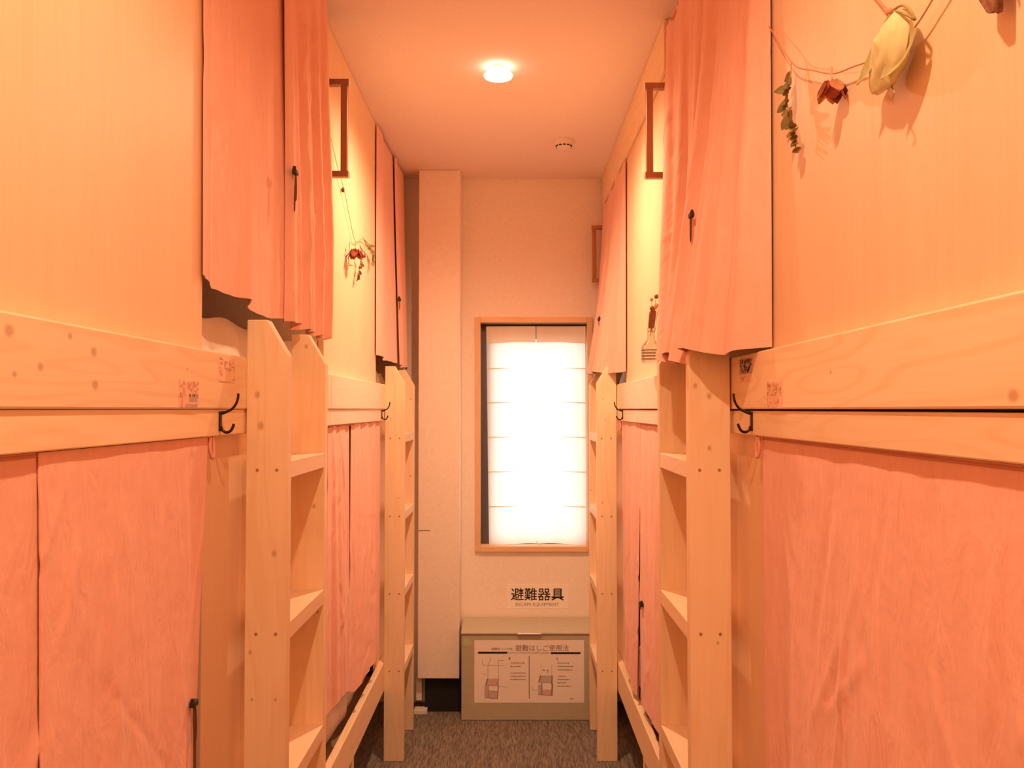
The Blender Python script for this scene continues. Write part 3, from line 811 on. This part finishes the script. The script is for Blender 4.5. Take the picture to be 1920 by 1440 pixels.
def text_mesh(body, cx, cz, width, y, mat, parent, name, height=None, bold=0.0, align_left=False):
    cu = bpy.data.curves.new('lettering', 'FONT'); cu.body = body; cu.size = 1.0; cu.offset = bold; cu.extrude = 0.0; cu.resolution_u = 2
    tmp = bpy.data.objects.new('lettering', cu); COL.objects.link(tmp)
    bpy.context.view_layer.update()
    me = bpy.data.meshes.new_from_object(tmp.evaluated_get(bpy.context.evaluated_depsgraph_get()))
    bpy.data.objects.remove(tmp)
    bm = new(); bm.from_mesh(me); bpy.data.meshes.remove(me)
    xs = [v.co.x for v in bm.verts]; ys = [v.co.y for v in bm.verts]
    w = max(xs)-min(xs); h = max(ys)-min(ys)
    kx = width/w; ky = (height/h) if height else kx
    for v in bm.verts:
        v.co = Vector((cx + (v.co.x - (min(xs)+max(xs))/2)*kx, y, cz + (v.co.y - (min(ys)+max(ys))/2)*ky))
    me2 = bpy.data.meshes.new(name)
    org = wloc(parent)
    for v in bm.verts: v.co -= org
    # face the reader (towards -y)
    bm.normal_update()
    for f in bm.faces:
        if f.normal.y > 0: f.normal_flip()
    bm.to_mesh(me2); bm.free(); me2.materials.append(mat)
    o = bpy.data.objects.new(name, me2); COL.objects.link(o); o.parent = parent
    return o

# instruction sheet on the chest
SX0, SX1, SZ0, SZ1 = -0.190, 0.3636, 0.090, 0.402
def su(u): return SX0 + (u-40)/1830*(SX1-SX0)
def sv(v): return SZ1 - (v-65)/1020*(SZ1-SZ0)
sy0 = BY0 - 0.0012
sheet = empty('instruction_sheet', ((SX0+SX1)/2, BY0, SZ0), 'white escape ladder instruction sheet on the front of the olive chest', 'notice')
obj('sheet_paper', box(SX0, SX1, sy0, BY0-0.0001, SZ0, SZ1), m_paper, sheet)
ty = sy0 - 0.0006
def ink(name, rects, mat):
    bm = new()
    for (u0, v0, u1, v1) in rects: add_box(bm, su(u0), su(u1), ty, sy0-0.0001, sv(v1), sv(v0))
    return obj(name, bm, mat, sheet)
text_mesh('避難はしご使用法', su(1168), sv(190), su(1615)-su(725), ty, m_ink_grey, sheet, 'title_lettering', bold=0.004)
text_mesh('(避難用 ハッチ用)', su(500), sv(208), su(680)-su(315), ty, m_ink_grey, sheet, 'small_title_lettering', height=sv(185)-sv(232), bold=0.008)
ink('heading_bar', [(100, 250, 590, 283)], m_ink); ink('heading_bar', [(1315, 258, 1812, 290)], m_ink)
text_mesh('INSTRUCTIONS FOR ESCAPE LADDER', su(950), sv(268), su(1300)-su(610), ty, m_ink_grey, sheet, 'subtitle_lettering', height=sv(254)-sv(284))
ink('divider_line', [(948, 320, 962, 1015)], m_ink_grey)
text_mesh('1', su(625), sv(360), su(640)-su(612), ty, m_ink_grey, sheet, 'step_number', height=sv(340)-sv(382))
text_mesh('2', su(1417), sv(362), su(1436)-su(1398), ty, m_ink_grey, sheet, 'step_number', height=sv(340)-sv(385))
rg = random.Random(8)
def lines(tab):
    for (u0, u1, v) in tab:
        rs = []; u = u0
        while u < u1 - 8:
            w = rg.uniform(14, 30); rs.append((u, v-9+rg.uniform(0, 4), min(u+w, u1), v+9-rg.uniform(0, 4))); u += w + rg.uniform(4, 9)
        ink('text_line', rs, m_ink_grey)
lines([(650, 885, 435), (640, 810, 490), (645, 910, 600), (645, 895, 652), (640, 890, 705)])
lines([(1425, 1640, 436), (1430, 1700, 490), (1430, 1690, 548), (1430, 1570, 655), (1430, 1640, 705), (1425, 1580, 760), (1425, 1650, 815), (1635, 1690, 1018)])
def stroke(pts, w, mat, name):
    bm = new()
    for (a, b_), (c, d) in zip(pts, pts[1:]):
        A = Vector((su(a), 0, sv(b_))); B = Vector((su(c), 0, sv(d)))
        t = (B-A).normalized(); n = Vector((-t.z, 0, t.x)) * w/2
        add_prism(bm, [((A+n).x, (A+n).z), ((B+n).x, (B+n).z), ((B-n).x, (B-n).z), ((A-n).x, (A-n).z)], 'y', ty, sy0-0.0001)
    return obj(name, bm, mat, sheet)
T = 0.0016
def poly(pts, mat, name, dy=0.0):
    bm = new(); add_prism(bm, [(su(a), sv(b_)) for a, b_ in pts], 'y', ty+0.0002, sy0-0.0001)
    return obj(name, bm, mat, sheet)
# drawing 1: hooks, strings and the folded ladder in its box
poly([(265, 690), (425, 690), (430, 800), (245, 800)], m_ink_red, 'ladder_drawing')
poly([(215, 800), (275, 800), (275, 1000), (215, 1000)], m_ink_fill, 'ladder_drawing')
poly([(275, 900), (430, 905), (430, 1015), (275, 1000)], m_ink_fill, 'ladder_drawing')
for q, w in (([(262, 690), (232, 800)], 4*T), ([(440, 690), (432, 800), (440, 810), (425, 1020)], 3*T), ([(215, 1000), (425, 1022)], 1.6*T), ([(275, 800), (275, 1000)], 1.6*T),
             ([(215, 800), (215, 1000)], T), ([(275, 890), (430, 900)], 1.6*T), ([(232, 800), (432, 805)], T), ([(268, 680), (268, 470), (295, 400), (320, 340)], T), ([(440, 690), (440, 390), (530, 395)], T),
             ([(175, 385), (175, 470), (545, 475)], T), ([(165, 600), (240, 632)], 0.7*T), ([(470, 815), (600, 838)], 0.7*T)):
    stroke(q, w, m_ink_grey, 'drawing_line')
# drawing 2
poly([(1150, 640), (1315, 640), (1315, 755), (1130, 755)], m_ink_fill, 'ladder_drawing')
poly([(1105, 790), (1170, 790), (1170, 950), (1105, 950)], m_ink_fill, 'ladder_drawing')
poly([(1170, 870), (1320, 870), (1320, 960), (1170, 950)], m_ink_red, 'ladder_drawing')
for q, w in (([(1145, 640), (1115, 755)], 4*T), ([(1335, 640), (1330, 760), (1340, 800), (1330, 970)], 5*T), ([(1105, 950), (1330, 968)], 1.6*T), ([(1165, 760), (1165, 950)], 3*T),
             ([(1115, 755), (1330, 757)], T), ([(1150, 640), (1150, 460)], 0.7*T), ([(1330, 640), (1330, 460)], 0.7*T), ([(1180, 545), (1215, 560)], 3*T), ([(1250, 540), (1268, 545), (1255, 600)], 2*T), ([(1010, 810), (1010, 880), (1100, 880)], 0.6*T)):
    stroke(q, w, m_ink_grey, 'drawing_line')

# green badge on the chest
bc = (-0.226, 0.391)
pts = []
for k in range(20):
    a = 2*PI*k/20; r = 0.021*(1 + 0.08*math.cos(3*a+0.6))
    pts.append((bc[0]+r*math.cos(a)*1.05, bc[1]+r*math.sin(a)*0.95))
tag(obj('round_sticker', add_prism(new(), pts, 'y', BY0-0.0012, BY0-0.0001), m_green), 'pale green round sticker at the upper left corner of the olive chest', 'sticker')

# wall sign
sg = empty('escape_sign', (0.137, WALL_Y, 0.496), 'white escape equipment sign with black characters on the wall above the chest', 'sign')
obj('sign_plate', box(-0.029, 0.303, WALL_Y-0.002, WALL_Y-0.0001, 0.496, 0.625), m_paper, sg)
text_mesh('避難器具', 0.1365, C-0.996, 0.285, WALL_Y-0.0026, m_ink, sg, 'character_lettering', bold=0.009)
text_mesh('ESCAPE EQUIPMENT', 0.1365, C-1.052, 0.232, WALL_Y-0.0026, m_ink_grey, sg, 'english_lettering', height=0.021)

# ------------------------------------------------------------------ worn labels stuck on the bed boards
def worn_label(s, y0, y1, z0, z1, paper, seed, label, pattern):
    x0 = rx(s, 0); rg = random.Random(seed)
    t = empty('worn_label', (x0, (y0+y1)/2, C+z0), label, 'label', 'worn labels on the bed boards')
    n = 14; P = []
    for k in range(n): P.append((y0 + (y1-y0)*k/n, C+z0 + rg.uniform(0, 0.002)))
    for k in range(n): P.append((y1 - rg.uniform(0, 0.003), C + z0 + (z1-z0)*k/n))
    for k in range(n): P.append((y1 - (y1-y0)*k/n, C+z1 - rg.uniform(0, 0.006)))
    for k in range(n): P.append((y0 + rg.uniform(0, 0.003), C + z1 - (z1-z0)*k/n))
    obj('label_paper', add_prism(new(), P, 'x', x0 - s*0.0001, x0 - s*0.0006), paper, t)
    for (u0, v0, u1, v1, kind) in pattern:
        bm = new()
        a0, a1 = y0+(y1-y0)*u0, y0+(y1-y0)*u1; b0, b1 = C+z0+(z1-z0)*v0, C+z0+(z1-z0)*v1
        if kind == 'solid':
            add_box(bm, x0 - s*0.0006, x0 - s*0.0009, a0, a1, b0, b1); mat = m_tape_grey
        else:
            mat = m_tape_ink
            nx, nz = max(2, int((a1-a0)/0.007)), max(2, int((b1-b0)/0.004))
            for i in range(nx):
                for j in range(nz):
                    if rg.random() < 0.58:
                        yy = a0+(a1-a0)*i/nx; zz = b0+(b1-b0)*j/nz
                        add_box(bm, x0 - s*0.0006, x0 - s*0.0009, yy, yy+(a1-a0)/nx*rg.uniform(0.5, 1), zz, zz+(b1-b0)/nz*rg.uniform(0.5, 1.3))
        if len(bm.verts): obj('label_print', bm, mat, t)
worn_label(-1, 1.500, 1.598, 0.002, 0.052, m_tape_pink, 1, 'worn printed label at the lower edge of the left bed board, left of its pair',
           [(0.05, 0.35, 0.28, 0.9, 'x'), (0.42, 0.40, 0.95, 0.92, 'x'), (0.10, 0.02, 0.2, 0.3, 'x'), (0.3, 0.02, 0.9, 0.14, 'solid'), (0.5, 0.22, 0.9, 0.5, 'solid')])
worn_label(-1, 1.700, 1.806, 0.053, 0.104, m_tape, 2, 'faded printed label at the top of the left bed board, close to the ladder',
           [(0.08, 0.25, 0.25, 0.95, 'x'), (0.35, 0.45, 0.95, 0.85, 'x'), (0.1, 0.02, 0.9, 0.06, 'x'), (0.85, 0.1, 0.97, 0.5, 'x')])
worn_label(1, 1.716, 1.820, 0.054, 0.102, m_tape, 3, 'dark printed label on the right bed board, partly under the pink curtain',
           [(0.05, 0.35, 0.98, 1.0, 'solid'), (0.1, 0.4, 0.95, 0.98, 'x'), (0.6, 0.1, 0.9, 0.25, 'x')])
worn_label(1, 1.530, 1.625, 0.001, 0.053, m_tape_pink, 4, 'pinkish printed label on the right bed board, its lower edge on the dark gap',
           [(0.1, 0.45, 0.95, 0.85, 'x'), (0.25, 0.18, 0.45, 0.32, 'x'), (0.6, 0.18, 0.8, 0.32, 'x'), (0.9, 0.02, 0.97, 0.9, 'x')])

# ------------------------------------------------------------------ dried flowers
def leaf_mesh(c, d, n, L, W):
    """small cupped leaf from point c along d"""
    d = Vector(d).normalized(); n = Vector(n); side = d.cross(n)
    if side.length < 1e-3: side = Vector((0, 1, 0))
    side.normalize(); nn = side.cross(d)
    bm = new(); A = []; B = []; Cc = []
    for k in range(6):
        t = k/5; w = W*math.sin(PI*min(1, 0.08+0.92*t))**0.8*0.5
        ctr = Vector(c) + d*L*t + nn*(0.18*L*t*t)
        A.append(bm.verts.new(ctr + side*w)); B.append(bm.verts.new(ctr - nn*0.12*W)); Cc.append(bm.verts.new(ctr - side*w))
    for k in range(5):
        bm.faces.new((A[k], A[k+1], B[k+1], B[k])); bm.faces.new((B[k], B[k+1], Cc[k+1], Cc[k]))
    r = bmesh.ops.solidify(bm, geom=bm.faces[:], thickness=0.0006)
    return bm

def sprig(name, label, s, stem, n, L, W, seed, mat=None, cat='dried flower', group='dried flowers on the bunk panels'):
    rg = random.Random(seed); stem = smooth_path(stem, 5)
    zs = min(p.z for p in stem)
    t = empty(name, (stem[-1].x, stem[-1].y, zs), label, cat, group)
    obj('stem', add_tube(new(), stem, 0.0012, 6), m_leaf, t)
    for k in range(n):
        q = stem[min(len(stem)-1, int((0.15+0.85*k/n)*(len(stem)-1)))]
        a = rg.uniform(0, 2*PI)
        d = Vector((0.45*math.cos(a), math.sin(a), rg.uniform(-0.9, 0.1)))
        if -s*d.x < 0: d.x *= -0.4       # keep the leaves off the panel
        obj('leaf', leaf_mesh(q, d, (-s*0.6, -0.8 + rg.uniform(-0.4, 0.4), 0.2), L*rg.uniform(0.7, 1.2), W*rg.uniform(0.7, 1.2)), mat or m_leaf, t)
    return t

def rosebud(name, label, c, R, mat_o, mat_i, seed, group='dried flowers on the bunk panels'):
    rg = random.Random(seed); c = Vector(c)
    t = empty(name, c - Vector((0, 0, R*1.2)), label, 'dried flower', group)
    bm = new(); add_ball(bm, c - Vector((0, 0, R*0.1)), R*0.72, sub=2, jitter=0.08, rng=rg)
    obj('bud', bm, mat_i, t, smooth=True)
    for k in range(9):
        a = 2*PI*k/9*1.7; tilt = rg.uniform(0.1, 0.6)
        d = Vector((math.cos(a)*tilt, math.sin(a)*tilt, -1))
        p0 = c + Vector((math.cos(a)*R*0.62, math.sin(a)*R*0.62, R*0.65))
        obj('petal', leaf_mesh(p0, d, (math.cos(a), math.sin(a), 0), R*1.75, R*1.25), mat_o if k % 3 else mat_i, t, smooth=True)
    obj('stem', add_tube(new(), [c + Vector((0, 0, R*0.5)), c + Vector((0, 0.002, R*1.2)), c + Vector((0, 0, R*1.9))], 0.0014, 6), m_rosepale, t)
    return t

# garland on the right near panel
GX = 0.488
def gp(px, py, X=GX): return at(px, py, X=X)
pinp = gp(1440, 46, 0.494)
gt = empty('garland_string', pinp, 'red twine garland pinned across the upper right near panel', 'string')
path1 = smooth_path([pinp, gp(1468, 92), gp(1492, 124), gp(1525, 132), gp(1562, 138), gp(1600, 125), gp(1640, 110), gp(1690, 80), gp(1722, 42), gp(1748, 0), gp(1790, -70)], 5)
obj('twine', add_tube(new(), path1, 0.0012, 6), m_twine, gt)
path2 = smooth_path([gp(1668, 22), gp(1655, 8), gp(1640, -12), gp(1600, -60)], 5)
obj('twine', add_tube(new(), path2, 0.0014, 6), m_twine, gt)
bm = new(); add_ball(bm, pinp, 0.0055, sub=2)
obj('pin', bm, m_pin, gt, smooth=True)
bm = new(); add_ball(bm, gp(1668, 22), 0.006, sx=0.8, sub=1)
obj('knot', bm, m_twine, gt, smooth=True)

sprig('dried_eucalyptus_sprig', 'dried olive leaf sprig hanging first on the right garland, near the pink curtain', 1,
      [gp(1484, 118), gp(1481, 150, 0.484), gp(1474, 185, 0.480), gp(1482, 215, 0.480), gp(1490, 245, 0.482), gp(1492, 282, 0.484)], 26, 0.024, 0.015, 3)
rosebud('dried_rosebud', 'dried brown rosebud hanging from the right garland, left of the pale green bloom', gp(1560, 166, 0.480), 0.0175, m_rosepale, m_rose, 4)

# the pale green dried bloom: a folded, pointed husk
c0 = gp(1672, 90, 0.462)
t = empty('dried_pale_bloom', gp(1632, 158, 0.478), 'large pale green dried husk hanging from the right garland', 'dried flower', 'dried flowers on the bunk panels')
bm = new(); rg = random.Random(9)
axis_pts = [gp(1690, 22, 0.480), gp(1682, 50, 0.476), gp(1674, 85, 0.474), gp(1662, 118, 0.476), gp(1646, 145, 0.479), gp(1634, 160, 0.481)]
rad = [0.015, 0.030, 0.036, 0.034, 0.023, 0.007]
ax = smooth_path(axis_pts, 4); rings = []
for i, p in enumerate(ax):
    f = i/(len(ax)-1)*(len(rad)-1); k = int(min(f, len(rad)-2)); r = rad[k] + (rad[k+1]-rad[k])*(f-k)
    tdir = (ax[min(i+1, len(ax)-1)] - ax[max(i-1, 0)]).normalized()
    aa = tdir.cross(Vector((1, 0, 0))).normalized(); bb = Vector((1, 0, 0))
    ring = []
    for q in range(28):
        th = 2*PI*q/28
        rr = r*(1 + 0.10*math.sin(3*th+0.8+i*0.12) + 0.06*math.sin(7*th+i*0.3) + 0.05*rg.uniform(-1, 1))
        ring.append(bm.verts.new(p + aa*rr*math.cos(th) + bb*rr*0.5*math.sin(th)))
    rings.append(ring)
for A, B in zip(rings, rings[1:]):
    for q in range(28): bm.faces.new((A[q], A[(q+1) % 28], B[(q+1) % 28], B[q]))
bm.faces.new(rings[0][::-1]); bm.faces.new(rings[-1])
obj('husk', bm, m_leafpale, t, smooth=True)
obj('outer_bract', leaf_mesh(gp(1668, 30, 0.468), gp(1630, 158, 0.476) - gp(1668, 30, 0.468), (-1, 0, 0), (gp(1630, 158, 0.476) - gp(1668, 30, 0.468)).length, 0.030), m_leafpale, t, smooth=True)
obj('outer_bract', leaf_mesh(gp(1715, 55, 0.476), gp(1668, 150, 0.470) - gp(1715, 55, 0.476), (-1, 0, 0), (gp(1668, 150, 0.470) - gp(1715, 55, 0.476)).length, 0.028), m_leafpale, t, smooth=True)
loop = smooth_path([gp(1674, 20, 0.476), gp(1690, 10, 0.474), gp(1704, 16, 0.474), gp(1716, 36, 0.476), gp(1704, 30, 0.470), gp(1688, 22, 0.470), gp(1676, 22, 0.476)], 5)
obj('stem_loop', add_tube(new(), loop, 0.0018, 6), m_leaf, t, smooth=True)
obj('hanging_tendril', add_tube(new(), smooth_path([gp(1668, 148, 0.479), gp(1673, 165, 0.481), gp(1677, 172, 0.467), gp(1673, 186, 0.468)], 5), 0.0009, 6), m_leaf, t)

# next bloom on the string, its tip just inside the frame
t = empty('dried_brown_bloom', gp(1868, 24, 0.474), 'dark dried bloom hanging at the upper right corner, only its tip showing', 'dried flower', 'dried flowers on the bunk panels')
bm = new()
add_prism(bm, [(gp(1850, -60).y, gp(1850, -60).z), (gp(1850, 2).y, gp(1850, 2).z), (gp(1866, 26).y, gp(1866, 26).z), (gp(1872, 22).y, gp(1872, 22).z), (gp(1883, 24).y, gp(1883, 24).z), (gp(1884, -60).y, gp(1884, -60).z)], 'x', 0.479, 0.488, bev=0.002)
obj('husk', bm, m_brownflower, t, smooth=True)
obj('stem', add_tube(new(), [gp(1868, -58, 0.476), gp(1868, -80, 0.48), gp(1868, -95, 0.4995)], 0.0016, 6), m_leaf, t)

# garland on the left far panel
LX = -0.588
pins = at(643, 356, X=-0.5915)
gt = empty('garland_string', pins, 'thin twine garland on the upper left far panel below the handle', 'string')
pa = smooth_path([at(619, 252, X=-0.596), at(632, 310, X=LX), pins + Vector((0.004, 0, 0)), at(656, 410, X=LX), at(666, 452, X=LX), at(680, 448, X=LX), at(694, 462, X=LX), at(701, 478, X=-0.594)], 5)
obj('twine', add_tube(new(), pa, 0.0011, 6), m_twine, gt)
bm = new(); add_ball(bm, pins, 0.006, sub=2, sz=1.6)
obj('pin', bm, m_cord, gt, smooth=True)
rosebud('dried_rosebud', 'dried red rosebud on the upper left far panel', at(666, 474, X=-0.566), 0.021, m_rose, m_rose, 14)
sprig('dried_flower_sprig', 'dried leafy sprig hanging below the red rosebud on the left far panel', -1, [at(672, 470, X=-0.582), at(676, 490, X=-0.578), at(672, 512, X=-0.582), at(669, 528, X=-0.584)], 16, 0.020, 0.012, 15, m_brownflower)
sprig('dried_flower_sprig', 'dried leaf cluster right of the red rosebud, reaching the far curtain', -1, [at(680, 444, X=-0.582), at(687, 456, X=-0.578), at(693, 464, X=-0.578), at(699, 476, X=-0.580), at(696, 496, X=-0.582)], 26, 0.024, 0.015, 16, m_leaf)
sprig('dried_flower_sprig', 'thin dried stalk hanging left of the red rosebud', -1, [at(656, 452, X=-0.586), at(654, 480, X=-0.584), at(652, 506, X=-0.586)], 7, 0.020, 0.006, 17, m_rosepale)

# hanging bottle with dried flowers on the right far panel
bx, by = 0.462, 2.90
zb = C + 0.152
bt = empty('hanging_glass_bottle', (bx, by, zb), 'clear glass bottle with dark stripes hanging on the right far panel', 'bottle')
prof = [(0, 0.0), (0.029, 0.0), (0.032, 0.003), (0.0325, 0.05), (0.031, 0.058), (0.024, 0.067), (0.0145, 0.074), (0.0125, 0.082), (0.0125, 0.112), (0.0145, 0.114), (0.0145, 0.118), (0.0115, 0.118), (0.011, 0.083), (0.022, 0.065), (0.030, 0.052), (0.030, 0.005), (0, 0.004)]
obj('glass_body', add_lathe(new(), prof, (bx, by, zb), 36, False), m_bottle, bt, smooth=True)
for zz in (0.014, 0.024, 0.034, 0.043):
    obj('stripe', add_lathe(new(), [(0.0327, zz-0.0012), (0.0332, zz), (0.0327, zz+0.0012)], (bx, by, zb), 36, False), m_stripe, bt, smooth=True)
hang = smooth_path([(bx-0.0128, by, zb+0.106), (bx, by-0.0135, zb+0.106), (bx+0.0128, by, zb+0.107), (bx+0.022, by, zb+0.17), (0.4985, by, zb+0.235)], 5)
obj('hanging_cord', add_tube(new(), hang, 0.0009, 6), m_cord, bt)
fl = empty('dried_flower_bunch', (bx, by, zb+0.10), 'brown dried flower bunch standing in the striped glass bottle', 'dried flower', 'dried flowers on the bunk panels')
rg = random.Random(21)
bm = new(); add_prism(bm, [(bx-0.010, zb+0.116), (bx+0.010, zb+0.116), (bx+0.018, zb+0.170), (bx+0.004, zb+0.186), (bx-0.006, zb+0.168)], 'y', by-0.008, by+0.008, bev=0.003)
obj('flower_wrap', bm, m_brownflower, fl)
for k in range(5):
    a = Vector((bx + rg.uniform(-0.004, 0.004), by + rg.uniform(-0.004, 0.004), zb+0.09))
    e = Vector((bx + 0.008 + rg.uniform(-0.006, 0.012), by + rg.uniform(-0.012, 0.012), zb + rg.uniform(0.175, 0.225)))
    stm = obj('stem', add_tube(new(), [a, (a+e)/2 + Vector((0.002, 0, 0)), e], 0.0010, 5), m_leaf, fl)
    bm = new(); add_ball(bm, e, rg.uniform(0.005, 0.008), sub=2, jitter=0.2, rng=rg)
    obj('flower_head', bm, m_brownflower if k % 2 else m_rosepale, stm)
